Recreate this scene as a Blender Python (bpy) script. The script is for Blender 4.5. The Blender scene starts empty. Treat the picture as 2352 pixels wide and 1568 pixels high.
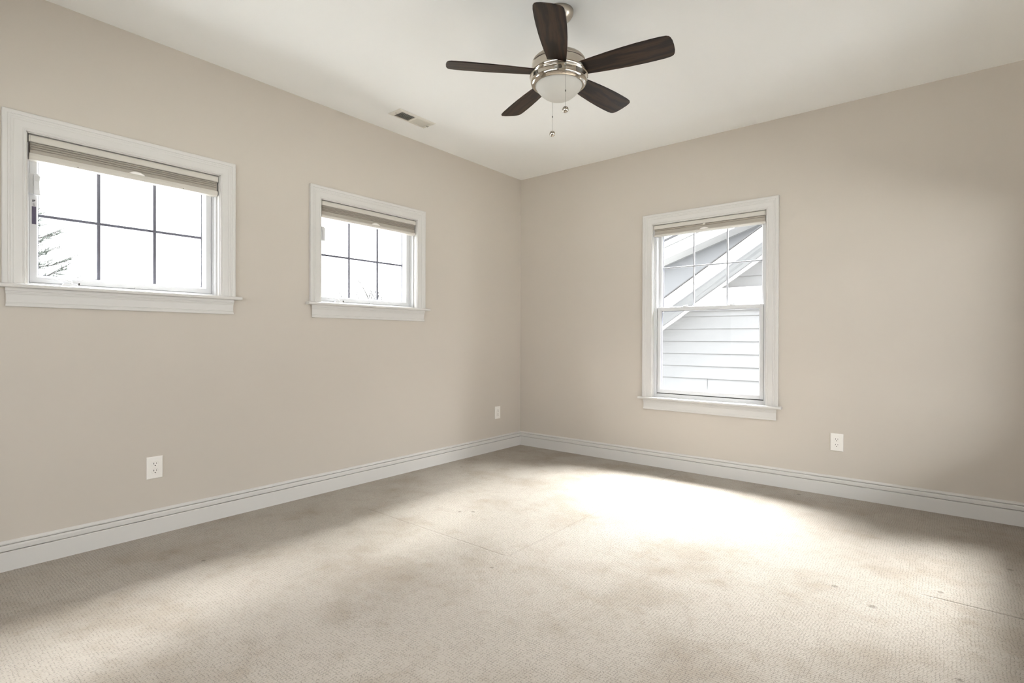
import bpy, bmesh, math, random
from mathutils import Vector, Matrix

C = bpy.context.scene.collection
SC = bpy.context.scene

# ------------------------------------------------------------------ camera
def look_matrix(loc, yaw, pitch, roll):
    cy, sy = math.cos(yaw), math.sin(yaw)
    f = Vector((-sy * math.cos(pitch), cy * math.cos(pitch), math.sin(pitch)))
    r = Vector((cy, sy, 0)); u = r.cross(f)
    r2 = r * math.cos(roll) + u * math.sin(roll)
    u2 = -r * math.sin(roll) + u * math.cos(roll)
    m = Matrix((r2, u2, -f)).transposed().to_4x4()
    m.translation = loc
    return m

cam_data = bpy.data.cameras.new('camera')
cam = bpy.data.objects.new('camera', cam_data); C.objects.link(cam)
cam.matrix_world = look_matrix(Vector((3.40594, -4.30983, 1.09216)), 0.684641, -0.0044374, 0.0028816)
cam_data.sensor_fit = 'HORIZONTAL'; cam_data.sensor_width = 36.0
cam_data.lens = 1214.2 / 2352 * 36.0
cam_data.clip_start = 0.02; cam_data.clip_end = 300
SC.camera = cam

# ------------------------------------------------------------------ colour management, light
SC.view_settings.view_transform = 'Standard'
SC.view_settings.look = 'None'
SC.view_settings.gamma = 1.0
SC.view_settings.use_curve_mapping = False
SC.view_settings.exposure = 0.28
SC.cycles.use_denoising = True
SC.cycles.max_bounces = 12
SC.cycles.diffuse_bounces = 8
SC.cycles.glossy_bounces = 4
SC.cycles.transparent_max_bounces = 24
SC.cycles.sample_clamp_indirect = 6.0
SC.cycles.caustics_reflective = False
SC.cycles.caustics_refractive = False

SKY_LOW, SKY_HIGH = 4.0, 16.0          # overcast sky: pale at the horizon, brightest overhead
world = bpy.data.worlds.new('overcast_sky'); SC.world = world
world.use_nodes = True
wn = world.node_tree.nodes; wl = world.node_tree.links
for n in list(wn): wn.remove(n)
w_out = wn.new('ShaderNodeOutputWorld'); w_bg = wn.new('ShaderNodeBackground')
w_tc = wn.new('ShaderNodeTexCoord'); w_sep = wn.new('ShaderNodeSeparateXYZ')
w_mr = wn.new('ShaderNodeMapRange'); w_mr.interpolation_type = 'SMOOTHSTEP'
w_mr.inputs['From Min'].default_value = 0.22; w_mr.inputs['From Max'].default_value = 0.46
w_mr.inputs['To Min'].default_value = SKY_LOW; w_mr.inputs['To Max'].default_value = SKY_HIGH
wl.new(w_tc.outputs['Generated'], w_sep.inputs[0]); wl.new(w_sep.outputs['Z'], w_mr.inputs['Value'])
wl.new(w_mr.outputs['Result'], w_bg.inputs['Strength'])
w_bg.inputs['Color'].default_value = (0.955, 0.985, 1.0, 1)
wl.new(w_bg.outputs[0], w_out.inputs[0])

sun_data = bpy.data.lights.new('veiled_sun', 'SUN'); sun_data.energy = 155.0; sun_data.angle = math.radians(79)
sun_data.color = (0.955, 0.985, 1.0)
sun = bpy.data.objects.new('veiled_sun', sun_data); C.objects.link(sun)
SUN_EL, SUN_AZ = math.radians(73), math.radians(86)      # azimuth: direction the light comes from, from +X towards +Y
sun.rotation_euler = Vector((math.cos(SUN_EL) * math.cos(SUN_AZ), math.cos(SUN_EL) * math.sin(SUN_AZ), math.sin(SUN_EL))).to_track_quat('Z', 'Y').to_euler()

# ------------------------------------------------------------------ node helpers
class NT:
    """tiny expression builder on a material's node tree"""
    def __init__(self, name):
        self.m = bpy.data.materials.new(name); self.m.use_nodes = True
        self.t = self.m.node_tree
        self.bsdf = self.t.nodes['Principled BSDF']; self.out = self.t.nodes['Material Output']
    def new(self, kind, **kw):
        n = self.t.nodes.new(kind)
        for k, v in kw.items(): setattr(n, k, v)
        return n
    def link(self, a, b): self.t.links.new(a, b)
    def put(self, sock, v):
        if isinstance(v, V): self.link(v.s, sock)
        elif hasattr(v, 'links'): self.link(v, sock)
        else: sock.default_value = v
    def math(self, op, *a, clamp=False):
        n = self.new('ShaderNodeMath', operation=op, use_clamp=clamp)
        for i, x in enumerate(a): self.put(n.inputs[i], x)
        return V(self, n.outputs[0])
    def smooth(self, v, lo, hi, a=0.0, b=1.0):
        n = self.new('ShaderNodeMapRange', interpolation_type='SMOOTHSTEP')
        self.put(n.inputs['Value'], v); n.inputs['From Min'].default_value = lo; n.inputs['From Max'].default_value = hi
        n.inputs['To Min'].default_value = a; n.inputs['To Max'].default_value = b
        return V(self, n.outputs['Result'])
    def coords(self, kind='Object'):
        n = self.new('ShaderNodeTexCoord'); return n.outputs[kind]
    def xyz(self, vec):
        n = self.new('ShaderNodeSeparateXYZ'); self.put(n.inputs[0], vec)
        return [V(self, o) for o in n.outputs]
    def vec(self, x, y, z):
        n = self.new('ShaderNodeCombineXYZ')
        for i, q in enumerate((x, y, z)): self.put(n.inputs[i], q)
        return n.outputs[0]
    def noise(self, vec, scale, detail=2.0, rough=0.5, dist=0.0):
        n = self.new('ShaderNodeTexNoise'); self.put(n.inputs['Vector'], vec)
        n.inputs['Scale'].default_value = scale; n.inputs['Detail'].default_value = detail
        n.inputs['Roughness'].default_value = rough; n.inputs['Distortion'].default_value = dist
        return V(self, n.outputs[0])
    def white(self, vec):
        n = self.new('ShaderNodeTexWhiteNoise'); self.put(n.inputs['Vector'], vec)
        return V(self, n.outputs['Value'])
    def mix(self, fac, a, b):
        n = self.new('ShaderNodeMix', data_type='RGBA')
        self.put(n.inputs[0], fac); self.put(n.inputs[6], a); self.put(n.inputs[7], b)
        return n.outputs[2]
    def bump(self, height, strength=0.3, distance=0.002):
        n = self.new('ShaderNodeBump'); n.inputs['Strength'].default_value = strength
        n.inputs['Distance'].default_value = distance
        self.put(n.inputs['Height'], height); self.link(n.outputs[0], self.bsdf.inputs['Normal'])

class V:
    def __init__(self, nt, s): self.nt, self.s = nt, s
    def __add__(self, o): return self.nt.math('ADD', self, o)
    __radd__ = __add__
    def __sub__(self, o): return self.nt.math('SUBTRACT', self, o)
    def __rsub__(self, o): return self.nt.math('SUBTRACT', o, self)
    def __mul__(self, o): return self.nt.math('MULTIPLY', self, o)
    __rmul__ = __mul__
    def __truediv__(self, o): return self.nt.math('DIVIDE', self, o)
    def floor(self): return self.nt.math('FLOOR', self)
    def frac(self): return self.nt.math('FRACT', self)
    def abs(self): return self.nt.math('ABSOLUTE', self)
    def max(self, o): return self.nt.math('MAXIMUM', self, o)
    def min(self, o): return self.nt.math('MINIMUM', self, o)

def lin(h):
    """sRGB 0-255 triple to linear RGBA"""
    o = []
    for c in h:
        c /= 255.0
        o.append(c / 12.92 if c <= 0.04045 else ((c + 0.055) / 1.055) ** 2.4)
    return (*o, 1.0)

def simple(name, rgb, rough=0.5, metal=0.0, spec=0.5, bump=None, vary=0.0, coat=0.0):
    t = NT(name); b = t.bsdf
    b.inputs['Roughness'].default_value = rough; b.inputs['Metallic'].default_value = metal
    b.inputs['Specular IOR Level'].default_value = spec
    b.inputs['Coat Weight'].default_value = coat
    col = lin(rgb)
    if vary:
        nz = t.noise(t.coords(), 3.0, 3.0)
        t.link(t.mix(nz, tuple(c * (1 - vary) for c in col[:3]) + (1,), tuple(min(1, c * (1 + vary)) for c in col[:3]) + (1,)), b.inputs['Base Color'])
    else:
        b.inputs['Base Color'].default_value = col
    if bump:
        sc, st, di = bump
        t.bump(t.noise(t.coords(), sc, 3.0), st, di)
    return t.m

M = {}
M['wall'] = simple('wall_paint', (194, 186, 176), 0.85, spec=0.2, bump=(180, 0.12, 0.0008))
M['ceiling'] = simple('ceiling_paint', (246, 246, 244), 0.9, spec=0.15, bump=(140, 0.15, 0.001))
M['trim'] = simple('white_trim_paint', (203, 200, 196), 0.42, spec=0.4, bump=(25, 0.03, 0.0008))
M['vinyl'] = simple('white_vinyl', (208, 208, 209), 0.35, spec=0.4, bump=(60, 0.02, 0.0004))
M['grille_pale'] = simple('grille_bar_white', (196, 198, 204), 0.5, bump=(60, 0.02, 0.0004))
M['grille'] = simple('grille_bar_backlit_grey', (112, 112, 124), 0.5, bump=(60, 0.02, 0.0004))  # white bars; their backlit shade is put into the grey
M['plate'] = simple('white_plastic', (230, 226, 220), 0.35, bump=(90, 0.02, 0.0003))
M['slot'] = simple('dark_slot', (38, 32, 28), 0.7, bump=(200, 0.05, 0.0003))
M['dark'] = simple('dark_duct', (40, 36, 30), 0.85, bump=(60, 0.1, 0.001))
M['vent'] = simple('white_enamel_steel', (222, 218, 208), 0.45, bump=(80, 0.03, 0.0004))
M['rail'] = simple('shade_rail_ivory', (196, 191, 182), 0.4, bump=(70, 0.03, 0.0004))
M['screw'] = simple('screw_steel', (150, 148, 142), 0.35, metal=1.0, bump=(200, 0.05, 0.0002))
M['sticker_dark'] = simple('dark_print_label', (74, 66, 88), 0.5, bump=(150, 0.03, 0.0002))
M['sticker_pale'] = simple('pale_print_label', (206, 204, 206), 0.5, bump=(150, 0.03, 0.0002))
M['print'] = simple('black_print', (40, 40, 42), 0.6, bump=(150, 0.03, 0.0002))
M['chrome'] = simple('polished_nickel', (196, 188, 176), 0.06, metal=1.0, bump=(8, 0.01, 0.0005))
M['exterior'] = simple('outer_wall_render', (150, 150, 148), 0.9, bump=(40, 0.2, 0.002))
M['ground'] = simple('winter_lawn', (100, 100, 98), 0.95, bump=(3, 0.5, 0.02), vary=0.25)

def brushed(name, rgb, rough):
    t = NT(name); b = t.bsdf; b.inputs['Metallic'].default_value = 1.0
    b.inputs['Base Color'].default_value = lin(rgb)
    x, y, z = t.xyz(t.coords())
    nz = t.noise(t.vec(x * 12.0, y * 12.0, z * 700.0), 1.0, 3.0)
    t.link((nz * 0.18 + (rough - 0.09)).s, b.inputs['Roughness'])
    t.bump(nz, 0.06, 0.0003)
    return t.m
M['nickel'] = brushed('brushed_nickel', (176, 168, 156), 0.32)

def wood(name):
    t = NT(name); b = t.bsdf
    x, y, z = t.xyz(t.coords())                      # blade runs along local X
    warp = t.noise(t.vec(x * 2.2, y * 9.0, z), 1.0, 3.0)
    rings = t.math('SINE', (y * 150.0 + warp * 26.0))
    grain = t.noise(t.vec(x * 7.0, y * 190.0, z * 20.0), 1.0, 4.0, 0.65)
    fac = t.smooth(rings * 0.22 + grain, 0.25, 0.85)
    t.link(t.mix(fac, lin((20, 13, 9)), lin((56, 40, 30))), b.inputs['Base Color'])
    b.inputs['Roughness'].default_value = 0.45; b.inputs['Specular IOR Level'].default_value = 0.28
    t.bump(grain, 0.12, 0.0006)
    return t.m
M['wood'] = wood('dark_walnut_veneer')

def glass(name, tint=1.0):
    t = NT(name); t.t.nodes.remove(t.bsdf)
    tr = t.new('ShaderNodeBsdfTransparent'); tr.inputs[0].default_value = (tint, tint, tint, 1)
    gl = t.new('ShaderNodeBsdfGlossy'); gl.inputs['Roughness'].default_value = 0.0
    fr = t.new('ShaderNodeFresnel'); fr.inputs[0].default_value = 1.08
    mx = t.new('ShaderNodeMixShader')
    t.link(fr.outputs[0], mx.inputs[0]); t.link(tr.outputs[0], mx.inputs[1]); t.link(gl.outputs[0], mx.inputs[2])
    t.link(mx.outputs[0], t.out.inputs[0])
    return t.m
M['glass'] = glass('window_glass', 0.98)

def frosted():
    t = NT('frosted_white_glass'); b = t.bsdf
    b.inputs['Base Color'].default_value = lin((196, 193, 187)); b.inputs['Roughness'].default_value = 0.5; b.inputs['Specular IOR Level'].default_value = 0.25
    b.inputs['Subsurface Weight'].default_value = 0.25; b.inputs['Subsurface Radius'].default_value = (0.02, 0.02, 0.02)
    t.bump(t.noise(t.coords(), 30.0), 0.02, 0.0004)
    return t.m
M['bowl'] = frosted()

def fabric():
    t = NT('pleated_shade_fabric'); b = t.bsdf
    x, y, z = t.xyz(t.coords())
    w = t.noise(t.vec(x * 900.0, y * 900.0, z * 900.0), 1.0, 2.0)
    t.link(t.mix(w, lin((158, 151, 141)), lin((184, 177, 167))), b.inputs['Base Color'])
    b.inputs['Roughness'].default_value = 0.95; b.inputs['Specular IOR Level'].default_value = 0.1
    t.bump(w, 0.15, 0.0004)
    tl = t.new('ShaderNodeBsdfTranslucent'); tl.inputs[0].default_value = lin((190, 178, 160))
    mx = t.new('ShaderNodeMixShader'); mx.inputs[0].default_value = 0.08
    t.link(b.outputs[0], mx.inputs[1]); t.link(tl.outputs[0], mx.inputs[2]); t.link(mx.outputs[0], t.out.inputs[0])
    return t.m
M['fabric'] = fabric()

def carpet():
    t = NT('beige_loop_carpet'); b = t.bsdf
    co = t.coords(); X, Y, Z = t.xyz(co)
    wob = t.noise(co, 60.0, 2.0); wob2 = t.noise(t.vec(Y, X, 3.0), 60.0, 2.0)
    big = t.noise(co, 9.0, 2.0)
    x = X + (wob - 0.5) * 0.0085 + (big - 0.5) * 0.022
    y = Y + (wob2 - 0.5) * 0.0085
    S = 0.0108
    def dashes(u, v, seed, thr):
        a = u * (1 / S); c = v * (1 / S)
        row = (a + 0.5).floor()
        cc = c + t.white(t.vec(row, seed, 1.0))
        keep = t.smooth(t.white(t.vec(row, cc.floor(), seed)), thr, thr + 0.25)
        ends = t.smooth((cc.frac() - 0.5).abs(), 0.15, 0.45, 1.0, 0.0)
        d = (a - row).abs()
        return (t.smooth(d, 0.0, 0.17, 1.0, 0.0) * keep * ends, t.smooth(d, 0.0, 0.5))
    d1, p1 = dashes(x, y, 2.0, 0.30); d2, p2 = dashes(y, x, 7.0, 0.40)
    dash = d1.max(d2)
    puff = p1 * p2
    fib = t.noise(co, 420.0, 3.0, 0.7)
    tuft = t.noise(co, 130.0, 2.0)
    # crushed lines where a bed or rug edge stood
    ln = None
    def seg_x(x0, x1, yy):            # along X at Y = yy
        along = t.smooth(X, x0 - 0.03, x0 + 0.03) * t.smooth(X, x1 - 0.03, x1 + 0.03, 1.0, 0.0)
        return t.smooth((Y - yy + (big - 0.5) * 0.012).abs(), 0.0, 0.011, 1.0, 0.0) * along
    def seg_y(y0, y1, xx):
        along = t.smooth(Y, y0 - 0.03, y0 + 0.03) * t.smooth(Y, y1 - 0.03, y1 + 0.03, 1.0, 0.0)
        return t.smooth((X - xx + (big - 0.5) * 0.012).abs(), 0.0, 0.011, 1.0, 0.0) * along
    ln = seg_x(0.55, 1.705, -2.27).max(seg_y(-2.262, -0.06, 1.712)).max(seg_x(3.35, 3.85, -1.438) * 2.2)
    # small dents left by furniture feet, and darker soiled spots
    dent = None
    for (px, py, r) in DENTS:
        dx = X - px; dy = Y - py
        d = t.math('SQRT', dx * dx + dy * dy)
        s = t.smooth(d + (tuft - 0.5) * 0.016, r * 0.35, r, 1.0, 0.0)
        dent = s if dent is None else dent.max(s)
    soil = t.smooth(t.noise(co, 2.3, 3.0, 0.6), 0.42, 0.72)
    soil2 = t.smooth(t.noise(t.vec(X + 9.0, Y, 0.0), 7.0, 3.0, 0.6), 0.5, 0.75)
    shade = (0.74 + fib * 0.34 + tuft * 0.14 + puff * 0.05) * (1.0 - dash * 0.42) * (1.0 - ln * 0.12) * (1.0 - dent * 0.40)
    base = t.mix(soil * 0.55 + soil2 * 0.30, lin((160, 152, 142)), lin((136, 124, 110)))
    mulc = t.new('ShaderNodeMix', data_type='RGBA', blend_type='MULTIPLY'); mulc.inputs[0].default_value = 1.0
    t.link(base, mulc.inputs[6])
    gs = t.vec(shade, shade, shade); t.link(gs, mulc.inputs[7])
    t.link(mulc.outputs[2], b.inputs['Base Color'])
    b.inputs['Roughness'].default_value = 1.0; b.inputs['Specular IOR Level'].default_value = 0.05
    b.inputs['Sheen Weight'].default_value = 0.1
    h = fib * 0.25 + tuft * 0.4 + puff * 0.5 - dash * 0.5 - ln * 1.3 - dent * 1.0
    t.bump(h, 0.55, 0.005)
    return t.m
DENTS = [(3.037, -1.589, 0.017), (3.184, -1.70, 0.021), (3.401, -1.361, 0.015), (3.657, -0.857, 0.016), (3.452, -2.085, 0.012), (1.738, -2.414, 0.012),
         (2.618, -0.13, 0.016), (2.257, -0.537, 0.014), (0.222, -1.087, 0.020), (1.04, -1.933, 0.016), (1.105, -1.878, 0.016), (0.595, -3.257, 0.015)]
M['carpet'] = carpet()

def siding_mat(name, a, z0=0.0):
    t = NT(name); b = t.bsdf
    w = t.noise(t.coords(), 8.0, 3.0)
    t.link(t.mix(w, lin(tuple(c * 0.97 for c in a)), lin(a)), b.inputs['Base Color'])
    b.inputs['Roughness'].default_value = 0.8
    t.bump(t.noise(t.coords(), 30.0), 0.1, 0.002)
    return t.m
M['siding'] = siding_mat('pale_lap_siding', (83, 84, 86))
M['ext_trim'] = siding_mat('white_house_trim', (190, 190, 190))
M['roof'] = siding_mat('grey_shingles', (28, 28, 30))
M['soffit'] = siding_mat('pale_soffit', (112, 114, 117))
M['bark'] = simple('grey_bark', (40, 38, 37), 0.95, bump=(40, 0.5, 0.01), vary=0.2)
M['needles'] = simple('spruce_needles', (38, 43, 38), 0.9, bump=(80, 0.5, 0.004), vary=0.25)

# ------------------------------------------------------------------ mesh helpers
class MB:
    def __init__(self): self.v, self.f, self.sm = [], [], []
    def add(self, verts, faces, smooth=False):
        o = len(self.v); self.v += [tuple(p) for p in verts]
        for fc in faces: self.f.append([i + o for i in fc]); self.sm.append(smooth)
        return self
    def box(self, a, b, P=None):
        (x0, y0, z0), (x1, y1, z1) = a, b
        vs = [(x0, y0, z0), (x1, y0, z0), (x1, y1, z0), (x0, y1, z0), (x0, y0, z1), (x1, y0, z1), (x1, y1, z1), (x0, y1, z1)]
        if P: vs = [P(*q) for q in vs]
        return self.add(vs, [(0, 3, 2, 1), (4, 5, 6, 7), (0, 1, 5, 4), (1, 2, 6, 5), (2, 3, 7, 6), (3, 0, 4, 7)])
    def loft(self, rings, closed_ring=True, caps=True, smooth=False, loop=False):
        n = len(rings[0]); vs = [p for r in rings for p in r]; fs = []
        m = len(rings)
        for i in range(m if loop else m - 1):
            k = (i + 1) % m
            for j in range(n if closed_ring else n - 1):
                l = (j + 1) % n
                fs.append((i * n + j, i * n + l, k * n + l, k * n + j))
        if caps and not loop and closed_ring:
            fs.append(tuple(range(n - 1, -1, -1))); fs.append(tuple((m - 1) * n + j for j in range(n)))
        return self.add(vs, fs, smooth)
    def lathe(self, prof, c=(0, 0, 0), seg=64, smooth=True):
        rings = []
        for r, z in prof:
            rings.append([(c[0] + max(r, 1e-5) * math.cos(2 * math.pi * k / seg), c[1] + max(r, 1e-5) * math.sin(2 * math.pi * k / seg), c[2] + z) for k in range(seg)])
        return self.loft(rings, True, True, smooth)
    def tube(self, pts, rads, seg=8, smooth=True):
        rings = []; pts = [Vector(p) for p in pts]
        if not hasattr(rads, '__len__'): rads = [rads] * len(pts)
        for i, p in enumerate(pts):
            d = (pts[min(i + 1, len(pts) - 1)] - pts[max(i - 1, 0)]).normalized()
            a = d.orthogonal().normalized() if abs(d.z) > 0.99 else d.cross(Vector((0, 0, 1))).normalized()
            b = d.cross(a)
            rings.append([p + (a * math.cos(2 * math.pi * k / seg) + b * math.sin(2 * math.pi * k / seg)) * rads[i] for k in range(seg)])
        return self.loft(rings, True, True, smooth)
    def build(self, name, mat, parent=None, bevel=0.0, seg=2):
        me = bpy.data.meshes.new(name)
        org = Vector(parent.matrix_world.translation) if parent else Vector((0, 0, 0))
        me.from_pydata(self.v, [], self.f); me.update()
        bm = bmesh.new(); bm.from_mesh(me)
        for fc, s in zip(bm.faces, self.sm): fc.smooth = s
        bmesh.ops.recalc_face_normals(bm, faces=bm.faces)
        bm.to_mesh(me); bm.free()
        me.materials.append(mat)
        o = bpy.data.objects.new(name, me); C.objects.link(o)
        if parent: o.parent = parent
        if bevel:
            md = o.modifiers.new('bevel', 'BEVEL'); md.width = bevel; md.segments = seg; md.limit_method = 'ANGLE'; md.angle_limit = math.radians(40)
        return o

def empty(name, loc):
    o = bpy.data.objects.new(name, None); C.objects.link(o)
    o.empty_display_size = 0.05
    o.location = loc
    return o
def tag(o, label=None, cat=None, group=None, kind=None):
    if label: o['label'] = label
    if cat: o['category'] = cat
    if group: o['group'] = group
    if kind: o['kind'] = kind
    return o
class Rel:
    """a local mapping that subtracts the parent Empty's position"""
    def __init__(self, P, org): self.P, self.o = P, Vector(org)
    def __call__(self, *a): return Vector(self.P(*a)) - self.o

PL = lambda u, v, d: (d, u, v)          # left wall: u runs along +Y, d into the room
PR = lambda u, v, d: (u, -d, v)         # right wall: u runs along +X, d into the room

# ------------------------------------------------------------------ room shell
H = 2.74; XE = 3.95; YB = -5.3; TW = 0.17
LW = [(-3.816, -2.948), (-2.272, -1.402)]; LZ = (1.327, 2.076)
RX, RZ = (1.456, 2.365), (0.577, 2.078)

def wall(name, P, u0, u1, holes, label):
    mb = MB()
    us = sorted({u0, u1} | {h[0] for h in holes} | {h[1] for h in holes})
    vs = sorted({0.0, H} | {h[2] for h in holes} | {h[3] for h in holes})
    for i in range(len(us) - 1):
        for j in range(len(vs) - 1):
            a, b, c, d = us[i], us[i + 1], vs[j], vs[j + 1]
            if any(h[0] <= (a + b) / 2 <= h[1] and h[2] <= (c + d) / 2 <= h[3] for h in holes): continue
            mb.box((a, c, -TW), (b, d, 0.0), P)
    o = mb.build(name, M['wall'])
    tag(o, label, 'wall', kind='structure')
    return o

wall('wall_left', PL, YB - TW, TW, [(*LW[0], *LZ), (*LW[1], *LZ)], 'beige painted wall with the two small windows')
wall('wall_right', PR, 0.0, XE + TW, [(*RX, *RZ)], 'beige painted wall with the tall double hung window')
PB = lambda u, v, d: (u, YB + d, v)
PE = lambda u, v, d: (XE - d, u, v)
BW = [(0.4, 3.7, 0.6, 2.05)]; EW = [(-3.4, -0.3, 0.6, 1.9)]  # openings for the added fill windows
wall('wall_back', PB, 0.0, XE + TW, BW, 'beige wall behind the viewer')
wall('wall_east', PE, YB, 0.0, EW, 'beige wall beside the viewer')
fl = MB().box((0, YB, -0.12), (XE, 0, 0)).build('floor', M['carpet']); tag(fl, 'beige loop pile carpet with a fine broken grid weave', 'carpet', kind='structure')
ce = MB().box((-TW, YB - TW, H), (XE + TW, TW, H + 0.15)).build('ceiling', M['ceiling']); tag(ce, 'smooth off white ceiling', 'ceiling', kind='structure')

BP = [(0, 0), (0.0175, 0), (0.0175, 0.0865), (0.0165, 0.0885), (0.0140, 0.0893), (0.0050, 0.0897), (0.0050, 0.0926), (0.0135, 0.0930), (0.0150, 0.0950), (0.0155, 0.112), (0.0145, 0.1190),
      (0.0130, 0.1203), (0.0040, 0.1207), (0.0040, 0.1231), (0.0110, 0.1235), (0.0125, 0.1260), (0.0120, 0.131), (0.0080, 0.136), (0.0035, 0.1395), (0, 0.1395)]
def baseboard(name, P, u0, u1, label, m0=True, m1=True):
    rings = []
    for u, s, mt in ((u0, 1, m0), (u1, -1, m1)):
        rings.append([P(u + (s * d if mt else 0), v, d) for d, v in BP])
    o = MB().loft(rings).build(name, M['trim']); tag(o, label, 'baseboard', kind='structure')
baseboard('baseboard_left', PL, YB, 0.0, 'white moulded baseboard under the two small windows')
baseboard('baseboard_right', PR, 0.0, XE, 'white moulded baseboard under the tall window')
baseboard('baseboard_back', PB, 0.0, XE, 'white baseboard behind the viewer')
baseboard('baseboard_east', PE, YB, 0.0, 'white baseboard beside the viewer')

# ------------------------------------------------------------------ windows
CAS = [(0.003, 0.0), (0.003, 0.0105), (0.006, 0.0130), (0.010, 0.0130), (0.012, 0.0108), (0.015, 0.0112), (0.018, 0.0128), (0.046, 0.0148), (0.049, 0.0138), (0.052, 0.0150),
       (0.057, 0.0160), (0.059, 0.0148), (0.062, 0.0162), (0.066, 0.0172), (0.069, 0.0160), (0.071, 0.0180), (0.080, 0.0190), (0.087, 0.0186), (0.089, 0.0165), (0.089, 0.0)]
APR = [(0, 0), (0.0, 0.0185), (0.014, 0.0185), (0.016, 0.0165), (0.021, 0.0168), (0.023, 0.0152), (0.027, 0.0155), (0.029, 0.0140), (0.034, 0.0132), (0.058, 0.0128), (0.066, 0.0130),
       (0.068, 0.0142), (0.071, 0.0130), (0.074, 0.0145), (0.078, 0.0145), (0.082, 0.0165), (0.087, 0.0165), (0.0885, 0.0140), (0.0885, 0)]

def ring_profile(mb, P, u0, u1, v0, v1, prof):
    """rectangular ring: prof = closed list of (inset, depth)"""
    rings = []
    for cu, su, cv, sv in ((u0, 1, v0, 1), (u1, -1, v0, 1), (u1, -1, v1, -1), (u0, 1, v1, -1)):
        rings.append([P(cu + su * i, cv + sv * i, d) for i, d in prof])
    mb.loft(rings, True, False, False, loop=True)

def window_shell(name, P, u0, u1, vs, v1, label):
    """casing, stool, apron and jamb; vs = stool top, v1 = head"""
    org = P((u0 + u1) / 2, vs, 0.0)
    root = empty(name, org); bpy.context.view_layer.update()
    R = Rel(P, org)
    mb = MB(); rings = []
    for (cu, su, vv, top) in ((u0, -1, vs, 0), (u0, -1, v1, 1), (u1, 1, v1, 1), (u1, 1, vs, 0)):
        rings.append([R(cu + su * w, vv + (w if top else 0), t) for w, t in CAS])
    mb.loft(rings)
    mb.build('casing', M['trim'], root)
    # stool with rounded nose and horns
    a, b = u0 - 0.089 - 0.027, u1 + 0.089 + 0.027
    nose = [(0.0, -0.019), (0.044, -0.019), (0.048, -0.016), (0.0495, -0.0095), (0.048, -0.003), (0.044, 0.0), (0.0, 0.0)]
    mb = MB().loft([[R(u, vs + z, d) for d, z in nose] for u in (a, b)])
    mb.box((u0, vs - 0.019, -0.115), (u1, vs, 0.001), R)
    mb.build('stool', M['trim'], root)
    # apron with returned ends
    a, b = u0 - 0.080, u1 + 0.080
    rings = []
    for u, s in ((a, 1), (b, -1)):
        rings.append([R(u + s * (0.019 - d) * 0.7, vs - 0.019 - w, d) for w, d in APR])
    MB().loft(rings).build('apron', M['trim'], root)
    # jamb boards
    mb = MB(); j = 0.012
    mb.box((u0 - j, vs - 0.02, -0.12), (u0 + 0.001, v1 + j, 0.004), R); mb.box((u1 - 0.001, vs - 0.02, -0.12), (u1 + j, v1 + j, 0.004), R)
    mb.box((u0 - j, v1 - 0.001, -0.12), (u1 + j, v1 + j, 0.004), R)
    mb.build('jamb', M['trim'], root)
    tag(root, label, 'window', kind='structure')
    return root, R

def grille(R, root, u0, u1, v0, v1, d, us, vs, w, mat):
    mb = MB()
    for u in us:
        mb.box((u - w / 2, v0, d - 0.005), (u + w / 2, v1, d + 0.003), R)
    for v in vs:
        mb.box((u0, v - w * 0.45, d - 0.0045), (u1, v + w * 0.45, d + 0.0035), R)
    mb.build('grille', mat, root, 0.0015)

def spacer(R, root, u0, u1, v0, v1, d):
    mb = MB(); ring_profile(mb, R, u0, u1, v0, v1, [(-0.002, d), (0.0032, d), (0.0032, d - 0.008), (-0.002, d - 0.008)])
    mb.build('glass_spacer', M['grille'], root)

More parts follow.
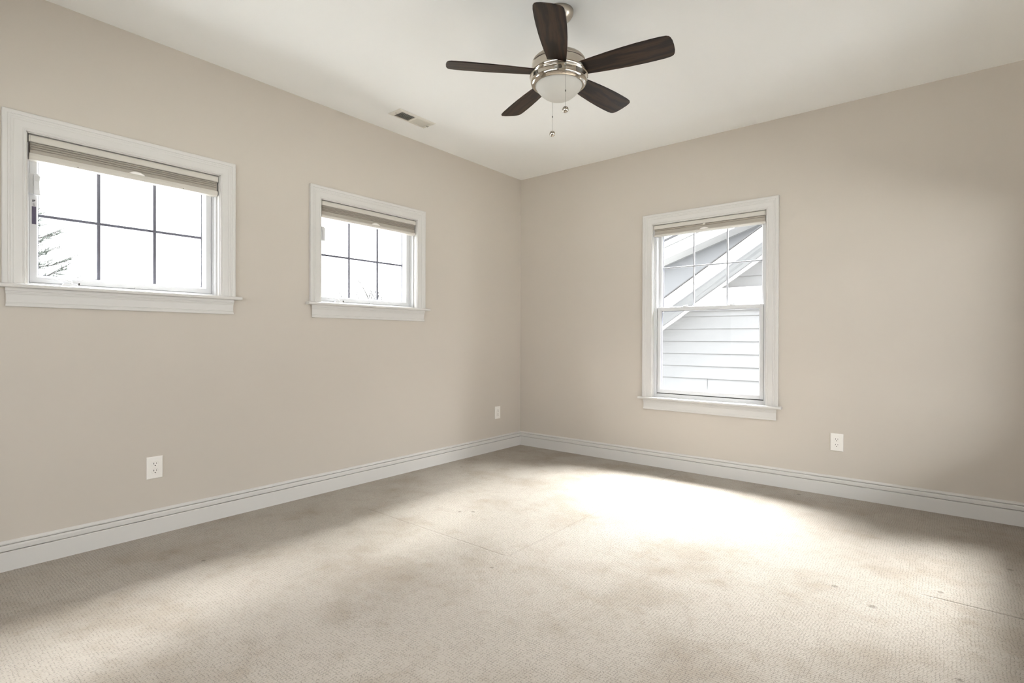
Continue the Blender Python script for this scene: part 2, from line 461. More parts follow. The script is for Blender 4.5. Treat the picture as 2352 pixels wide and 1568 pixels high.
def casement(name, P, u0, u1, vs, v1, label):
    root, R = window_shell(name, P, u0, u1, vs, v1, label)
    # vinyl frame, stepped
    mb = MB()
    ring_profile(mb, R, u0, u1, vs, v1, [(0.0, -0.030), (0.0095, -0.030), (0.0105, -0.034), (0.0105, -0.052), (0.0135, -0.054), (0.0135, -0.064), (0.0165, -0.064), (0.0165, -0.15), (0.0, -0.15)])
    mb.build('frame', M['vinyl'], root)
    mb = MB()
    ring_profile(mb, R, u0, u1, vs, v1, [(0.0185, -0.070), (0.046, -0.070), (0.0475, -0.0725), (0.0540, -0.1040), (0.0565, -0.1080), (0.0565, -0.135), (0.0185, -0.135)])
    mb.build('sash', M['vinyl'], root)
    g = (u0 + 0.0565, u1 - 0.0565, vs + 0.0565, v1 - 0.0565)
    MB().box((g[0] - 0.004, g[2] - 0.004, -0.1125), (g[1] + 0.004, g[3] + 0.004, -0.1095), R).build('pane', M['glass'], root)
    spacer(R, root, *g, -0.1145)
    uc = (u0 + u1) / 2
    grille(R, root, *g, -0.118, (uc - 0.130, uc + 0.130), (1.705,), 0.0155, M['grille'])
    # lever latch on the left stile
    mb = MB()
    x = u0 + 0.0105
    mb.loft([[R(x + a, v, b) for a, b in ((0.0, -0.068), (0.0, -0.040), (0.026, -0.036), (0.032, -0.040), (0.032, -0.068))] for v in (vs + 0.447, vs + 0.452, vs + 0.540, vs + 0.546)])
    lt = mb.build('latch', M['vinyl'], root, 0.003)
    mb = MB()
    mb.loft([[R(x + 0.018 + a, v, b + 0.008) for a, b in ((0.0, -0.060), (0.0, -0.043 + q), (0.026 + w, -0.045 + q), (0.028 + w, -0.060))]
             for v, q, w in ((vs + 0.445, 0.0, 0.0), (vs + 0.47, 0.004, -0.003), (vs + 0.51, 0.006, -0.004), (vs + 0.535, 0.002, 0.0), (vs + 0.548, -0.004, -0.008))])
    mb.build('latch_lever', M['vinyl'], lt, 0.002)
    # printed stickers on the sash stile
    s0 = u0 + 0.0275
    MB().box((s0, vs + 0.305, -0.0702), (s0 + 0.016, vs + 0.392, -0.0696), R).build('sticker', M['sticker_dark'], root)
    st = MB().box((s0, vs + 0.392, -0.0702), (s0 + 0.016, vs + 0.428, -0.0696), R).build('sticker', M['sticker_pale'], root)
    mb = MB()
    for k in range(7): mb.box((s0 + 0.003, vs + 0.395 + k * 0.0022, -0.0698), (s0 + 0.013 - (k % 3) * 0.002, vs + 0.3958 + k * 0.0022, -0.0694), R)
    mb.box((s0 + 0.002, vs + 0.414, -0.0698), (s0 + 0.006, vs + 0.425, -0.0694), R); mb.box((s0 + 0.007, vs + 0.416, -0.0698), (s0 + 0.0095, vs + 0.425, -0.0694), R)
    mb.box((s0 + 0.0105, vs + 0.419, -0.0698), (s0 + 0.013, vs + 0.426, -0.0694), R)
    mb.build('printing', M['print'], st)
    # folding crank on the sill
    uc = u0 + 0.17
    mb = MB()
    mb.loft([[R(uc + a * s, vs + 0.001 + h, -0.048 + b * s) for a, b in ((-0.034, -0.013), (0.034, -0.013), (0.038, 0.0), (0.034, 0.013), (-0.034, 0.013), (-0.038, 0.0))] for h, s in ((0.0, 1.0), (0.010, 0.95), (0.020, 0.72))])
    ck = mb.build('crank', M['vinyl'], root, 0.002)
    mb = MB().tube([R(uc + 0.004, vs + 0.018, -0.046), R(uc + 0.004, vs + 0.030, -0.044), R(uc - 0.02, vs + 0.037, -0.047), R(uc - 0.085, vs + 0.040, -0.05)], [0.007, 0.007, 0.006, 0.005], 8)
    mb.build('crank_handle', M['vinyl'], ck)
    MB().box((uc + 0.032, vs + 0.016, -0.039), (uc + 0.037, vs + 0.026, -0.034), R).build('knob', M['slot'], ck)
    # little strike on the sill centre
    MB().box(((u0 + u1) / 2 + 0.02, vs + 0.015, -0.0715), ((u0 + u1) / 2 + 0.05, vs + 0.024, -0.064), R).build('sash_guide', M['vinyl'], root, 0.001)
    return root

casement('window_1', PL, LW[0][0], LW[0][1], 1.347, LZ[1], 'white cased casement window nearest the viewer, spruce branches outside')
casement('window_2', PL, LW[1][0], LW[1][1], 1.347, LZ[1], 'white cased casement window nearer the room corner, bare tree outside')

def double_hung(name, P, u0, u1, vs, v1, label):
    root, R = window_shell(name, P, u0, u1, vs, v1, label)
    mb = MB()
    ring_profile(mb, R, u0, u1, vs, v1, [(0.0, -0.020), (0.009, -0.020), (0.010, -0.024), (0.010, -0.030), (0.020, -0.030), (0.020, -0.0355), (0.0235, -0.0355), (0.0235, -0.075), (0.020, -0.075), (0.020, -0.15), (0.0, -0.15)])
    mb.build('frame', M['vinyl'], root)
    # parting stop between the two tracks
    MB().box((u0 + 0.02, vs + 0.02, -0.0785), (u0 + 0.027, v1 - 0.02, -0.0735), R).build('parting_stop', M['vinyl'], root)
    MB().box((u1 - 0.027, vs + 0.02, -0.0785), (u1 - 0.02, v1 - 0.02, -0.0735), R).build('parting_stop', M['vinyl'], root)
    sill = MB(); sill.box((u0 + 0.002, vs - 0.001, -0.14), (u1 - 0.002, vs + 0.030, -0.034), R); sill.build('sill', M['vinyl'], root, 0.002)
    mid = vs + 0.771
    ws = MB()  # dark strips standing in for the shade in the sash gaps
    ws.box((u0 + 0.0236, vs + 0.0302, -0.054), (u1 - 0.0236, vs + 0.0364, -0.047), R)
    ws.box((u0 + 0.0236, vs + 0.0302, -0.054), (u0 + 0.0264, mid, -0.047), R); ws.box((u1 - 0.0264, vs + 0.0302, -0.054), (u1 - 0.0236, mid, -0.047), R)
    ws.build('gap_shade_strip', M['slot'], root)
    def sash(nm, a, b, c, d, dep, side, top, bot):
        s = MB()
        t = 0.030
        s.box((a, c, dep - t), (a + side, d, dep), R); s.box((b - side, c, dep - t), (b, d, dep), R)
        s.box((a + side, c, dep - t), (b - side, c + bot, dep), R); s.box((a + side, d - top, dep - t), (b - side, d, dep), R)
        q = s.build(nm, M['vinyl'], root, 0.002)
        bead = MB(); g = (a + side, b - side, c + bot, d - top)
        rp = [(0.0, -0.004), (0.002, -0.004), (0.0075, -0.012), (0.0075, -0.022), (0.0, -0.022)]
        ring_profile(bead, lambda u, v, dd: R(u, v, dep + dd), g[0], g[1], g[2], g[3], rp)
        bead.build('glazing_bead', M['vinyl'], q)
        MB().box((g[0] - 0.002, g[2] - 0.002, dep - 0.0185), (g[1] + 0.002, g[3] + 0.002, dep - 0.0155), R).build('pane', M['glass'], q)
        spacer(R, q, g[0] + 0.0075, g[1] - 0.0075, g[2] + 0.0075, g[3] - 0.0075, dep - 0.0195)
        return q, g
    lo, g1 = sash('lower_sash', u0 + 0.0265, u1 - 0.0265, vs + 0.0365, mid, -0.0385, 0.026, 0.024, 0.032)
    up, g2 = sash('upper_sash', u0 + 0.0235, u1 - 0.0235, mid - 0.03, v1 - 0.018, -0.080, 0.0215, 0.03, 0.03)
    uc = (u0 + u1) / 2 + 0.002
    grille(R, up, g2[0] + 0.0075, g2[1] - 0.0075, mid - 0.005, v1 - 0.052, -0.1035, (uc - 0.1365, uc + 0.1365), (1.712,), 0.0125, M['grille_pale'])
    # sash lock and tilt latches on the meeting rail
    uc = (u0 + u1) / 2
    for du in (-0.19, 0.19):
        mb = MB(); mb.lathe([(0.018, 0), (0.018, 0.005), (0.012, 0.011), (0.001, 0.013)], R(uc + du, mid, -0.056), 20)
        mb.box((uc + du - 0.030, mid, -0.066), (uc + du + 0.030, mid + 0.004, -0.046), R)
        k = mb.build('sash_lock', M['vinyl'], lo)
        mb = MB().tube([R(uc + du, mid + 0.009, -0.056), R(uc + du + 0.014, mid + 0.011, -0.052), R(uc + du + 0.026, mid + 0.010, -0.046)], [0.005, 0.004, 0.004], 8)
        mb.build('lock_lever', M['vinyl'], k)
    for du in (-0.39, 0.39):
        MB().box((uc + du - 0.018, mid, -0.064), (uc + du + 0.018, mid + 0.005, -0.048), R).build('tilt_latch', M['vinyl'], lo, 0.0015)
    return root
double_hung('window_3', PR, RX[0], RX[1], 0.597, RZ[1], 'tall white cased double hung window facing the neighbouring gable')

# unseen windows added behind and beside the viewer to bring in fill light
def fill_window(name, P, u0, u1, v0, v1, label):
    org = P((u0 + u1) / 2, v0, 0.0); root = empty(name, org); bpy.context.view_layer.update(); R = Rel(P, org)
    mb = MB(); ring_profile(mb, R, u0, u1, v0, v1, [(-0.089, 0.0), (-0.089, 0.017), (0.0, 0.013), (0.0, -0.06), (0.05, -0.06), (0.05, -0.10), (0.0, -0.10), (-0.0, -0.0)])
    um = (u0 + u1) / 2; mb.box((um - 0.03, v0, -0.10), (um + 0.03, v1, -0.06), R)
    mb.build('frame', M['trim'], root)
    MB().box((u0, v0, -0.082), (u1, v1, -0.079), R).build('pane', M['glass'], root)
    tag(root, label, 'window', kind='structure')
for h in BW: fill_window('fill_window_back', PB, *h, 'unseen wide window added behind the viewer for fill light')
for h in EW: fill_window('fill_window_east', PE, *h, 'unseen wide window added beside the viewer for fill light')

# ------------------------------------------------------------------ cellular shades
def shade(P, u0, u1, top, pleats, zf, zr, zb, label, dz=0.0):
    """top = head, zf = top of flat fabric, zr = top of rail, zb = bottom of rail"""
    org = P((u0 + u1) / 2, top, -0.03); root = empty('cellular_shade', org); bpy.context.view_layer.update(); R = Rel(P, org)
    a, b = u0 + 0.006, u1 - 0.004
    hb = top - 0.039
    prof = [(-0.056, hb), (-0.004, hb), (-0.001, hb + 0.003), (-0.0005, top - 0.012), (-0.004, top - 0.006), (-0.010, top - 0.0035), (-0.056, top - 0.0035)]
    MB().loft([[R(u, v, d) for d, v in prof] for u in (a + 0.006, b - 0.006)]).build('headrail', M['rail'], root)
    for u, w in ((a, 1), (b, -1)):
        mb = MB(); p2 = [(d - 0.0006 if d > -0.05 else d, v) for d, v in prof]
        mb.loft([[R(q, v, d) for d, v in p2] for q in (u, u + w * 0.0058)]); mb.build('end_cap', M['rail'], root, 0.001)
    # stacked cells
    n = pleats; hgt = (hb - zf) / n
    pr = []
    pts = []
    for k in range(n):
        z0 = hb - k * hgt
        pts += [(-0.014, z0 - hgt * 0.06), (-0.0075, z0 - hgt * 0.30), (-0.0065, z0 - hgt * 0.52), (-0.0085, z0 - hgt * 0.78), (-0.0150, z0 - hgt * 0.97)]
    pts += [(-0.0120, zf - 0.002), (-0.0105, zf - 0.006), (-0.0125, zr + 0.001), (-0.0125, zr - 0.004)]
    back = [(-0.046 - (0.006 if k % 2 else 0.0), zr - 0.004 + (hb - zr) * k / 8) for k in range(9)]
    poly = pts + back
    MB().loft([[R(u, v, d) for d, v in poly] for u in (a + 0.007, b - 0.007)]).build('pleated_fabric', M['fabric'], root)
    rp = [(-0.050, zr), (-0.008, zr), (-0.003, zr - 0.002), (-0.0025, zr - (zr - zb) * 0.48), (-0.012, zb + 0.001), (-0.014, zb), (-0.050, zb)]
    rl = MB().loft([[R(u, v, d) for d, v in rp] for u in (a + 0.003, b - 0.003)]).build('bottom_rail', M['rail'], root)
    uc = (u0 + u1) / 2 + dz
    mb = MB(); rings = []
    for k in range(9):
        s = -1 + k / 4.0; hgt2 = 0.0135 * (1 - s * s) + 0.0015
        uu = uc + s * 0.036
        rings.append([R(uu, zr - 0.002, -0.006), R(uu, zr - 0.002, 0.003), R(uu, zr - 0.002 + hgt2 * 0.8, 0.0045), R(uu, zr - 0.002 + hgt2, 0.001), R(uu, zr - 0.002 + hgt2 * 0.6, -0.006)])
    mb.loft(rings, smooth=False); mb.build('handle', M['plate'], rl)
    for f in (0.22, 0.78): MB().box((a + (b - a) * f - 0.002, zb + 0.0035, -0.0125), (a + (b - a) * f + 0.002, zb + 0.006, -0.0085), R).build('plug', M['slot'], rl)
    tag(root, label, 'window shade', 'cellular shades pulled up in the windows')
    return root, R
shade(PL, *LW[0], LZ[1], 3, 2.004, 1.984, 1.954, 'raised ivory cellular shade in the small window nearest the viewer', 0.012)
shade(PL, *LW[1], LZ[1], 4, 2.001, 1.973, 1.953, 'raised ivory cellular shade in the small window nearer the corner', 0.03)
r3, R3 = shade(PR, *RX, RZ[1], 1, 2.026, 1.995, 1.979, 'raised ivory cellular shade in the tall double hung window', -0.015)
MB().box((1.884, 2.026, -0.006), (1.906, 2.043, 0.001), R3).build('clip', M['rail'], r3, 0.002)

# ------------------------------------------------------------------ outlets
def outlet(P, uc, vc, label):
    org = P(uc, vc, 0.0); root = empty('wall_outlet', org); bpy.context.view_layer.update(); R = Rel(P, org)
    w, h = 0.0395, 0.0615
    MB().loft([[R(uc + sx * (w - i), vc + sy * (h - i), d) for sx, sy in ((-1, -1), (1, -1), (1, 1), (-1, 1))] for i, d in ((0.0, 0.0), (0.0, 0.0035), (0.0035, 0.0060), (0.006, 0.0066))]).build('cover_plate', M['plate'], root, 0.001)
    for s in (1, -1):
        cv = vc + s * 0.0195
        ring = []
        for k in range(28):
            a = 2 * math.pi * k / 28
            ring.append((0.0172 * math.copysign(min(1, abs(math.cos(a)) ** 0.85), math.cos(a)), max(-0.0142, min(0.0142, 0.0172 * math.sin(a)))))
        mb = MB().loft([[R(uc + x * q, cv + y * q, d) for x, y in ring] for q, d in ((1.06, 0.0060), (1.0, 0.0086), (0.95, 0.0092))])
        rc = mb.build('receptacle', M['plate'], root)
        mb = MB(); mb.box((uc - 0.0078, cv - 0.0005, 0.0085), (uc - 0.0052, cv + 0.0090, 0.0094), R); mb.box((uc + 0.0054, cv + 0.0008, 0.0085), (uc + 0.0078, cv + 0.0082, 0.0094), R)
        rg = [[R(uc + 0.0030 * math.cos(k * math.pi / 6), cv - 0.0080 + 0.0030 * math.sin(k * math.pi / 6), d) for k in range(12)] for d in (0.0085, 0.0095)]
        mb.loft(rg); mb.build('slots', M['slot'], rc)
    rg = [[R(uc + 0.0030 * q * math.cos(k * math.pi / 6), vc + 0.0030 * q * math.sin(k * math.pi / 6), d) for k in range(12)] for q, d in ((1, 0.0060), (1, 0.0074), (0.6, 0.0080))]
    MB().loft(rg).build('screw', M['plate'], root)
    tag(root, label, 'outlet', 'duplex wall outlets above the baseboards')
outlet(PL, -3.287, 0.3715, 'white duplex wall outlet below the small window nearest the viewer')
outlet(PL, -0.362, 0.369, 'white duplex wall outlet on the left wall close to the corner')
outlet(PR, 2.830, 0.376, 'white duplex wall outlet right of the tall window')

# ------------------------------------------------------------------ ceiling vent
def vent():
    cx, cy = 0.317, -1.712
    org = (cx, cy, H); root = empty('ceiling_vent', org); bpy.context.view_layer.update()
    def R(x, y, d): return Vector((cx + x, cy + y, H - d)) - Vector(org)
    W, L = 0.070, 0.172; w, l = 0.047, 0.136
    mb = MB()
    prof = [(0.0, 0.0), (0.0, 0.002), (0.010, 0.0075), (0.020, 0.0085), (W - w, 0.0085), (W - w, 0.0)]
    rings = []
    for sx, sy in ((-1, -1), (1, -1), (1, 1), (-1, 1)):
        rings.append([R(sx * (W - i), sy * (L - (i if i < 0.03 else i)), d) for i, d in prof[:4]] + [R(sx * w, sy * l, 0.0085), R(sx * w, sy * l, 0.0)])
    mb.loft(rings, True, False, False, loop=True)
    mb.box((-w - 0.001, -0.007, 0.002), (w + 0.001, 0.007, 0.0085), R)
    mb.build('frame', M['vent'], root)
    MB().box((-w - 0.002, -l - 0.002, 0.0002), (w + 0.002, l + 0.002, 0.0010), R).build('duct', M['dark'], root)
    for y0, y1, sl in ((-l + 0.003, -0.008, -1), (0.008, l - 0.003, 1)):
        mb = MB(); n = 13
        for k in range(n):
            y = y0 + (y1 - y0) * (k + 0.5) / n
            a, t = 0.0036, 0.0006
            q = [(y - sl * a - t, 0.0012), (y - sl * a + t, 0.0012), (y + sl * a + t, 0.0080), (y + sl * a - t, 0.0080)]
            mb.loft([[R(x, yy, d) for yy, d in q] for x in (-w + 0.001, w - 0.001)])
        mb.build('louvers', M['vent'], root)
    for s in (-1, 1):
        o = R(0, s * 0.155, 0.0085)
        MB().lathe([(0.0001, -0.002), (0.003, -0.0018), (0.0042, 0.0)], o, 14).build('screw', M['screw'], root)
    mb = MB().tube([R(-0.004, 0.141, 0.006), R(-0.004, 0.143, 0.012), R(0.006, 0.147, 0.018)], [0.002, 0.002, 0.0025], 8); mb.build('damper_lever', M['screw'], root)
    tag(root, 'white louvered ceiling register near the left wall', 'air vent')
vent()

# ------------------------------------------------------------------ ceiling fan
def fan():
    cx, cy = 1.898, -2.096
    org = (cx, cy, H); root = empty('ceiling_fan', org); bpy.context.view_layer.update()
    o = lambda z: z - H
    MB().lathe([(0.0, 0.0), (0.072, 0.0), (0.072, -0.010), (0.069, -0.020), (0.060, -0.034), (0.046, -0.047), (0.034, -0.056), (0.026, -0.060), (0.0, -0.060)]).build('canopy', M['nickel'], root)
    MB().lathe([(0.0, -0.058), (0.0125, -0.058), (0.0125, -0.185), (0.0, -0.185)], seg=24).build('downrod', M['nickel'], root)
    Z = lambda z: o(z)
    dome = [(0.135 * math.cos(a * math.pi / 36), Z(2.478) + 0.050 * math.sin(a * math.pi / 36)) for a in range(1, 17)]
    MB().lathe([(0.0, Z(2.4755)), (0.1352, Z(2.4755)), (0.1352, Z(2.478))] + dome + [(0.022, Z(2.536)), (0.020, Z(2.560)), (0.0, Z(2.562))]).build('motor_housing', M['nickel'], root)
    MB().lathe([(0.0, Z(2.477)), (0.1315, Z(2.477)), (0.1315, Z(2.470)), (0.0, Z(2.470))]).build('shadow_gap', M['slot'], root)
    MB().lathe([(0.0, Z(2.4712)), (0.1350, Z(2.4712)), (0.1362, Z(2.468)), (0.1395, Z(2.440)), (0.1405, Z(2.414)), (0.0, Z(2.414))]).build('motor_band', M['chrome'], root)
    MB().lathe([(0.0, Z(2.4155)), (0.143, Z(2.4155)), (0.1465, Z(2.4135)), (0.1465, Z(2.4105)), (0.1435, Z(2.4085)), (0.1425, Z(2.4065)), (0.1425, Z(2.388)), (0.1415, Z(2.383)), (0.1385, Z(2.376)),
                (0.1330, Z(2.3705)), (0.1265, Z(2.3675)), (0.1215, Z(2.3655)), (0.1185, Z(2.3665)), (0.1185, Z(2.375)), (0.0, Z(2.375))]).build('light_ring', M['chrome'], root)
    R = 0.1175; d = 0.073; pr = []
    rs = (R * R + d * d) / (2 * d)
    n = 16
    for k in range(n + 1):
        a = math.asin(R / rs) * (1 - k / n)
        pr.append((rs * math.sin(a), Z(2.3665) + (rs - d) - rs * math.cos(a) ))
    MB().lathe([(0.0, Z(2.372)), (R, Z(2.372))] + pr).build('glass_bowl', M['bowl'], root)
    # blades
    side = [(0.130, 0.0470), (0.160, 0.0500), (0.210, 0.0555), (0.270, 0.0615), (0.340, 0.0665), (0.410, 0.0695), (0.470, 0.0700), (0.515, 0.0690), (0.541, 0.0655), (0.553, 0.0590), (0.559, 0.0490), (0.5635, 0.030), (0.565, 0.0)]
    out = [(x, y) for x, y in side] + [(x, -y) for x, y in reversed(side[:-1])]
    for k in range(5):
        ang = math.radians(-60.3 + 72 * k)
        mb = MB()
        mb.loft([[(x, y, z) for x, y in out] for z in (-0.003, 0.003)])
        b = mb.build('blade', M['wood'], root, 0.0016)
        b.rotation_mode = 'XYZ'
        b.matrix_parent_inverse = Matrix.Identity(4)
        b.matrix_local = Matrix.Translation((0, 0, o(2.4300))) @ Matrix.Rotation(ang, 4, 'Z') @ Matrix.Rotation(math.radians(-12.5), 4, 'X')
        mb = MB()
        mb.loft([[(0.085, y, z) for y, z in ((-0.022, 0.004), (0.022, 0.004), (0.022, 0.010), (-0.022, 0.010))],
                 [(0.150, y, z) for y, z in ((-0.034, 0.0035), (0.034, 0.0035), (0.034, 0.0075), (-0.034, 0.0075))],
                 [(0.200, y, z) for y, z in ((-0.020, 0.0035), (0.020, 0.0035), (0.020, 0.0065), (-0.020, 0.0065))]])
        mb.build('blade_bracket', M['nickel'], b, 0.0015)
    # pull chains: one on the near side of the light ring, one behind the bowl
    f = Vector((-0.6325, 0.7745, 0)); r = Vector((0.7745, 0.6325, 0))
    for fd, rd, ztop, zbot, grp in ((-0.1475, 0.0192, 2.404, 2.185, 'light'), (0.1475, -0.0204, 2.404, 2.184, 'fan')):
        p = f * fd + r * rd
        pc = MB()
        pc.tube([(p.x, p.y, o(ztop) - 0.004), (p.x, p.y, o(zbot) + 0.014)], 0.0007, 6)
        zz = ztop - 0.004
        while zz > zbot + 0.016:
            pc.lathe([(0.0003, 0.0013), (0.0013, 0.0), (0.0003, -0.0013)], (p.x, p.y, o(zz)), 6); zz -= 0.0042
        ch = pc.build('pull_chain', M['screw'], root)
        ch['label'] = 'thin beaded pull chain with a ball at its end'
        fy = p.normalized()
        q = p - fy * 0.010
        MB().tube([(q.x, q.y, o(ztop)), (p.x, p.y, o(ztop))], 0.0042, 12).build('chain_eyelet', M['screw'], ch)
        prf = [(0.0152 * math.sin(math.pi * k / 16), -0.0152 * math.cos(math.pi * k / 16)) for k in range(17)]
        MB().lathe(prf, (p.x, p.y, o(zbot)), 24).build('pull_ball', M['chrome'], ch)
        MB().lathe([(0.0002, 0.005), (0.0022, 0.004), (0.0022, -0.004), (0.0002, -0.005)], (p.x, p.y, o(zbot + 0.090)), 10).build('chain_connector', M['slot'], ch)
    # small printed word beside the near chain
    word_on_ring(root, 'LIGHT', f, r, o(2.3985))
    tag(root, 'dark five blade ceiling fan with nickel housing and frosted bowl light', 'ceiling fan')

GLYPH = {'L': [((0, 1), (0, 0)), ((0, 0), (0.7, 0))], 'I': [((0.2, 0), (0.2, 1))],
         'G': [((0.8, 0.8), (0.55, 1)), ((0.55, 1), (0.25, 1)), ((0.25, 1), (0, 0.7)), ((0, 0.7), (0, 0.3)), ((0, 0.3), (0.25, 0)), ((0.25, 0), (0.55, 0)), ((0.55, 0), (0.8, 0.25)), ((0.8, 0.25), (0.8, 0.5)), ((0.8, 0.5), (0.5, 0.5))],
         'H': [((0, 0), (0, 1)), ((0.75, 0), (0.75, 1)), ((0, 0.5), (0.75, 0.5))], 'T': [((0, 1), (0.8, 1)), ((0.4, 1), (0.4, 0))]}
ADV = {'L': 0.95, 'I': 0.65, 'G': 1.1, 'H': 1.05, 'T': 0.9}
def word_on_ring(root, text, f, r, zc):
    hgt = 0.0056; rad = 0.1426
    a0 = math.atan2(-f.y, -f.x)                   # side facing the viewer
    mb = MB(); s = 0.0265
    for ch in text:
        for (x0, y0), (x1, y1) in GLYPH[ch]:
            pts = []
            for x, y in ((x0, y0), (x1, y1)):
                a = a0 + (s + x * hgt) / rad
                pts.append((rad * math.cos(a), rad * math.sin(a), zc + (y - 0.5) * hgt))
            mb.tube(pts, 0.00048, 5, False)
        s += ADV[ch] * hgt
    mb.build('printed_word', M['print'], root)
fan()

# unseen roofs added to block sky light: one overhead, one outside the fill windows
mb = MB().loft([[(x, TW, H + 0.15), (x, TW, H + 0.25), (x, -2.6, 5.0), (x, -2.6, 4.9)] for x in (-TW - 0.02, XE + TW)])
mb.loft([[(x, YB - TW, H + 0.15), (x, YB - TW, H + 0.25), (x, -2.6, 5.0), (x, -2.6, 4.9)] for x in (-TW - 0.02, XE + TW)])
tag(mb.build('added_roof', M['roof']), 'unseen grey roof over the room, added to cut sky light on the neighbouring gable', 'roof', kind='structure')
mb = MB().box((-TW, YB - TW - 2.8, H + 0.0), (XE + TW + 2.8, YB - TW, H + 0.12)); mb.box((XE + TW, YB - TW, H), (XE + TW + 2.8, 0.0, H + 0.12))
tag(mb.build('sky_block_roof', M['exterior']), 'unseen slab roof added behind and beside the viewer to block high sky', 'roof', kind='structure')

mb = MB().box((-TW, YB - TW - 2.8, -0.35), (XE + TW + 2.8, YB - TW, -0.15)); mb.box((XE + TW, YB - TW, -0.35), (XE + TW + 2.8, 0.0, -0.15))  # dark deck added out of view to soak up bounced light
pz = 0.42
mb.box((-TW, YB - TW - 2.9, -0.35), (XE + TW + 2.9, YB - TW - 2.8, pz)); mb.box((XE + TW + 2.8, YB - TW - 2.8, -0.35), (XE + TW + 2.9, 0.1, pz))  # parapet added to hold back light from the lawn
tag(mb.build('bounce_block_deck', M['roof']), 'unseen dark deck and parapet added to cut light bounced off the ground', 'deck', kind='structure')

# ------------------------------------------------------------------ outside: ground, neighbouring house, trees
GZ = -3.0
g = MB().box((-70, -60, GZ - 0.3), (60, 70, GZ)).build('ground', M['ground']); tag(g, 'dull winter lawn outside far below the windows', 'ground', kind='structure')

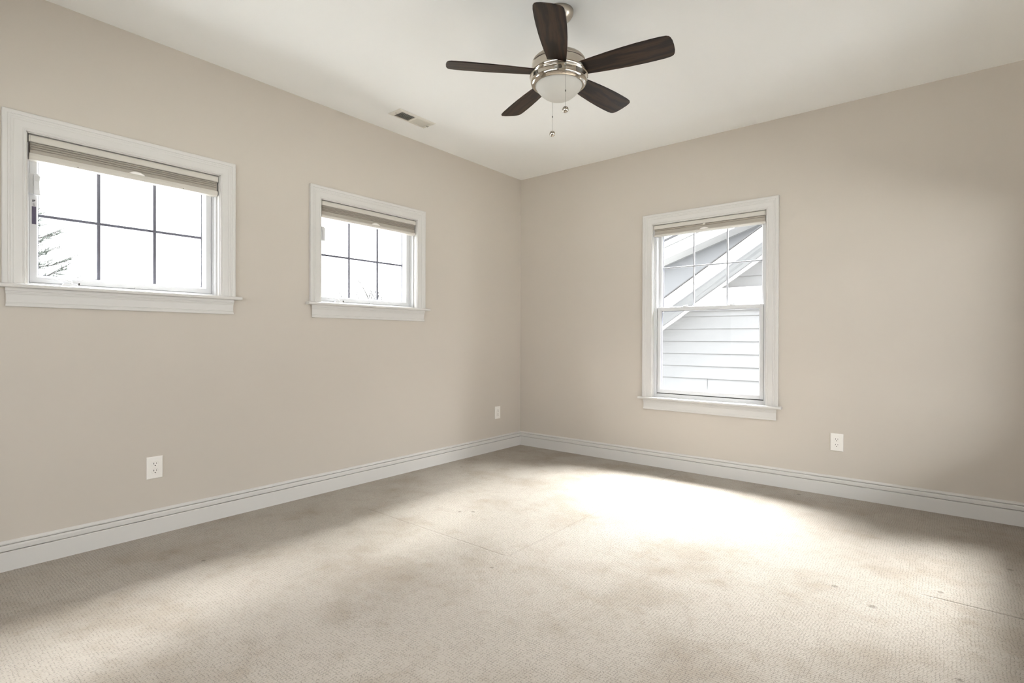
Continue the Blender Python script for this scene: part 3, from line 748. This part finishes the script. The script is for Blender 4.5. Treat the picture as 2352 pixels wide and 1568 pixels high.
def house():
    Y0, Y1 = 3.3, 9.0; YF = 2.9
    org = (3.4, Y0, GZ); root = empty('neighbor_house', org); bpy.context.view_layer.update()
    O = Vector(org)
    def p(x, y, z): return Vector((x, y, z)) - O
    xa, xb, ax = -1.2, 8.0, 3.4
    jz = lambda x: 1.142 + 0.678 * (x if x <= ax else 2 * ax - x)   # siding / soffit junction on the gable
    # lap siding gable wall
    mb = MB(); e = 0.178; z = GZ; xs = []
    zt = jz(ax)
    z = 0.537 - e * 20
    while z < zt:
        z1 = min(z + e, zt - 0.001)
        def span(zz):
            xl = max(xa, (zz - 1.142) / 0.678); return xl, 2 * ax - xl
        (l0, r0), (l1, r1) = span(z), span(z1)
        if z > GZ - 0.2 and r1 > l1:
            mb.add([p(l0, Y0 - 0.014, z), p(r0, Y0 - 0.014, z), p(r1, Y0, z1), p(l1, Y0, z1), p(l0, Y0 + 0.15, z), p(r0, Y0 + 0.15, z), p(r1, Y0 + 0.15, z1), p(l1, Y0 + 0.15, z1)],
                   [(0, 1, 2, 3), (7, 6, 5, 4), (0, 4, 5, 1), (3, 2, 6, 7), (0, 3, 7, 4), (1, 5, 6, 2)])
        z += e
    mb.build('siding', M['siding'], root)
    # butt joints between boards
    mb = MB()
    for x, zz in ((0.80, 0.359),): mb.box((x - 0.001, zz, 0.010), (x + 0.001, zz + e, 0.0155), lambda u, v, d: p(u, Y0 - d + 0.002, v))
    mb.build('board_joint', M['roof'], root)
    # trim band across the gable
    (l, r) = ((1.508 - 1.142) / 0.678, 2 * ax - (1.508 - 1.142) / 0.678)
    lt = (1.813 - 1.142) / 0.678
    mb = MB().loft([[p(l, y, 1.508), p(r, y, 1.508), p(2 * ax - lt, y, 1.813), p(lt, y, 1.813)] for y in (Y0 - 0.05, Y0 + 0.02)]); mb.build('frieze_board', M['ext_trim'], root)
    # soffit, rake boards, roof slopes
    fb = lambda x: 1.292 + 0.650 * (x if x <= ax else 2 * ax - x); ft = lambda x: 1.480 + 0.658 * (x if x <= ax else 2 * ax - x)
    for s in (-1, 1):
        X = lambda x: x if s < 0 else 2 * ax - x
        mb = MB().loft([[p(X(x), YF + 0.03, fb(x) + 0.03), p(X(x), Y0 + 0.02, jz(x) + 0.04), p(X(x), Y0 + 0.02, jz(x) + 0.08), p(X(x), YF + 0.03, fb(x) + 0.07)] for x in (xa, ax)]); mb.build('soffit', M['soffit'], root)
        mb = MB().loft([[p(X(x), Y0 - 0.03, jz(x) - 0.0), p(X(x), Y0 + 0.02, jz(x)), p(X(x), Y0 + 0.02, jz(x) + 0.05), p(X(x), Y0 - 0.03, jz(x) + 0.05)] for x in (xa, ax)]); mb.build('rake_trim', M['ext_trim'], root)
        mb = MB().loft([[p(X(x), YF, fb(x)), p(X(x), YF + 0.03, fb(x)), p(X(x), YF + 0.03, ft(x) - 0.012), p(X(x), YF, ft(x) - 0.012)] for x in (xa, ax)]); mb.build('rake_board', M['ext_trim'], root)
        mb = MB().loft([[p(X(x), YF - 0.03, ft(x) - 0.010), p(X(x), Y1, ft(x) - 0.010), p(X(x), Y1, ft(x) + 0.004), p(X(x), YF - 0.03, ft(x) + 0.004)] for x in (xa - 0.2, ax)]); mb.build('roof_slope', M['roof'], root)
    MB().box((xa + 0.2, Y0 + 0.15, GZ), (xa + 0.35, Y1, 0.4), p).build('side_wall', M['siding'], root); MB().box((2 * ax - xa - 0.35, Y0 + 0.15, GZ), (2 * ax - xa - 0.2, Y1, 0.4), p).build('side_wall', M['siding'], root)
    # taller rear wing with its own rake
    rk = lambda x: 3.19 + 0.335 * x
    mb = MB().loft([[p(x, y, z) for x, z in ((-4.5, GZ), (5.5, GZ), (5.5, rk(5.5) - 0.28), (-4.5, rk(-4.5) - 0.28))] for y in (6.0, 6.2)]); mb.build('rear_wall', M['siding'], root)
    mb = MB().loft([[p(x, 5.75, rk(x) - 0.20), p(x, 6.0, rk(x) - 0.26), p(x, 6.0, rk(x)), p(x, 5.75, rk(x) + 0.02)] for x in (-4.5, 5.5)]); mb.build('rear_rake', M['ext_trim'], root)
    mb = MB().loft([[p(x, 5.70, rk(x) + 0.14), p(x, 5.70, rk(x) + 0.18), p(x, 9.0, rk(x) + 0.18), p(x, 9.0, rk(x) + 0.14)] for x in (-4.5, 5.5)]); mb.build('rear_roof', M['roof'], root)
    mb = MB().loft([[p(x, 5.72, rk(x) + 0.03), p(x, 5.72, rk(x) + 0.14), p(x, 5.9, rk(x) + 0.14), p(x, 5.9, rk(x) + 0.03)] for x in (-4.5, 5.5)]); mb.build('rear_crown', M['ext_trim'], root)
    tag(root, 'pale sided gable of the neighbouring house seen through the tall window', 'house')
house()

def spruce():
    rng = random.Random(11)
    bx, by, top = -12.0, -2.55, 5.1
    root = empty('spruce_tree', (bx, by, GZ)); bpy.context.view_layer.update()
    br, nd = MB(), MB()
    br.tube([(0, 0, -0.1), (0.05, 0, 4), (0, 0.03, top - GZ)], [0.18, 0.11, 0.01], 8)
    def bunch(p, d, L):
        """a bottlebrush of short needles round a twig"""
        n = int(L / 0.0048)
        for i in range(n):
            q = p + d * (L * i / n)
            a = rng.random() * 6.283
            o = d.orthogonal().normalized(); w = d.cross(o)
            e = q + (o * math.cos(a) + w * math.sin(a)) * rng.uniform(0.018, 0.034) + d * rng.uniform(0.015, 0.035)
            s = 0.0052
            k = o * s; l = w * s
            nd.add([q + k, q - k * 0.5 + l, q - k * 0.5 - l, e], [(0, 1, 3), (1, 2, 3), (2, 0, 3), (0, 2, 1)])
        nd.tube([p, p + d * L], [0.010, 0.004], 4)
    h = 3.8
    while h < top - GZ - 0.2:
        rad = (top - GZ - h) * 0.56
        a0 = rng.random() * 6.28
        for k in range(7):
            a = a0 + 6.283 * k / 7 + rng.uniform(-0.2, 0.2)
            L = rad * rng.uniform(0.72, 1.06)
            pts = []
            for i in range(7):
                s = i / 6.0
                pts.append(Vector((math.cos(a) * L * s, math.sin(a) * L * s, h + L * (-0.14 * s + 0.36 * s ** 3))))
            br.tube(pts, [0.026 * (1 - 0.85 * i / 6) + 0.004 for i in range(7)], 5)
            m = int(5 + L * 5)
            for i in range(m):
                s = 0.35 + 0.63 * (i + rng.random() * 0.7) / m
                q = min(int(s * 6), 5); b0 = pts[q].lerp(pts[q + 1], s * 6 - q)
                for sd in (-1, 1):
                    if rng.random() < 0.3: continue
                    aa = a + sd * rng.uniform(0.4, 1.0)
                    d = Vector((math.cos(aa), math.sin(aa), rng.uniform(-0.15, 0.55))).normalized()
                    bunch(b0, d, rng.uniform(0.09, 0.22) * (1.2 - 0.5 * s))
                    if rng.random() < 0.35: bunch(b0 + d * 0.08, Vector((d.x * 0.4, d.y * 0.4, 1)).normalized(), rng.uniform(0.06, 0.12))
            bunch(pts[4], (pts[6] - pts[4]).normalized(), (pts[6] - pts[4]).length + 0.05)
        h += rng.uniform(0.22, 0.30)
    br.build('trunk_branches', M['bark'], root); nd.build('foliage', M['needles'], root)['kind'] = 'stuff'  # bark mesh holds trunk and branches together
    tag(root, 'sparse spruce with upturned branches outside the small window nearest the viewer', 'tree')
spruce()

def bare_tree(loc, height, spread, seed, label):
    rng = random.Random(seed)
    root = empty('bare_tree', loc); bpy.context.view_layer.update()
    mb = MB()
    def grow(p, d, L, r, lev):
        pts = [p]; q = p.copy(); dd = d.copy()
        for i in range(3):
            dd = (dd + Vector((rng.uniform(-.18, .18), rng.uniform(-.18, .18), rng.uniform(-.02, .14)))).normalized()
            q = q + dd * L / 3; pts.append(q.copy())
        mb.tube(pts, [r, r * 0.88, r * 0.76, r * 0.62], 5)
        if lev == 0: return
        for k in range(rng.choice((2, 3, 3))):
            a = rng.random() * 6.283
            side = Vector((math.cos(a), math.sin(a), 0)) * spread
            nd = (dd + side * rng.uniform(0.5, 1.0) + Vector((0, 0, 0.15))).normalized()
            grow(pts[rng.choice((2, 3, 3))], nd, L * rng.uniform(0.62, 0.82), r * 0.58, lev - 1)
    grow(Vector((0, 0, -0.1)), Vector((0, 0, 1)), height * 0.34, 0.21, 5)
    mb.build('branches', M['bark'], root)
    tag(root, label, 'tree', 'bare trees far beyond the small windows')
bare_tree((-20.0, 14.6, GZ), 8.2, 0.7, 4, 'leafless tree far outside the small window nearer the corner')
bare_tree((-21.5, 18.2, GZ), 7.2, 0.8, 9, 'lower leafless tree right of the taller one, far outside')
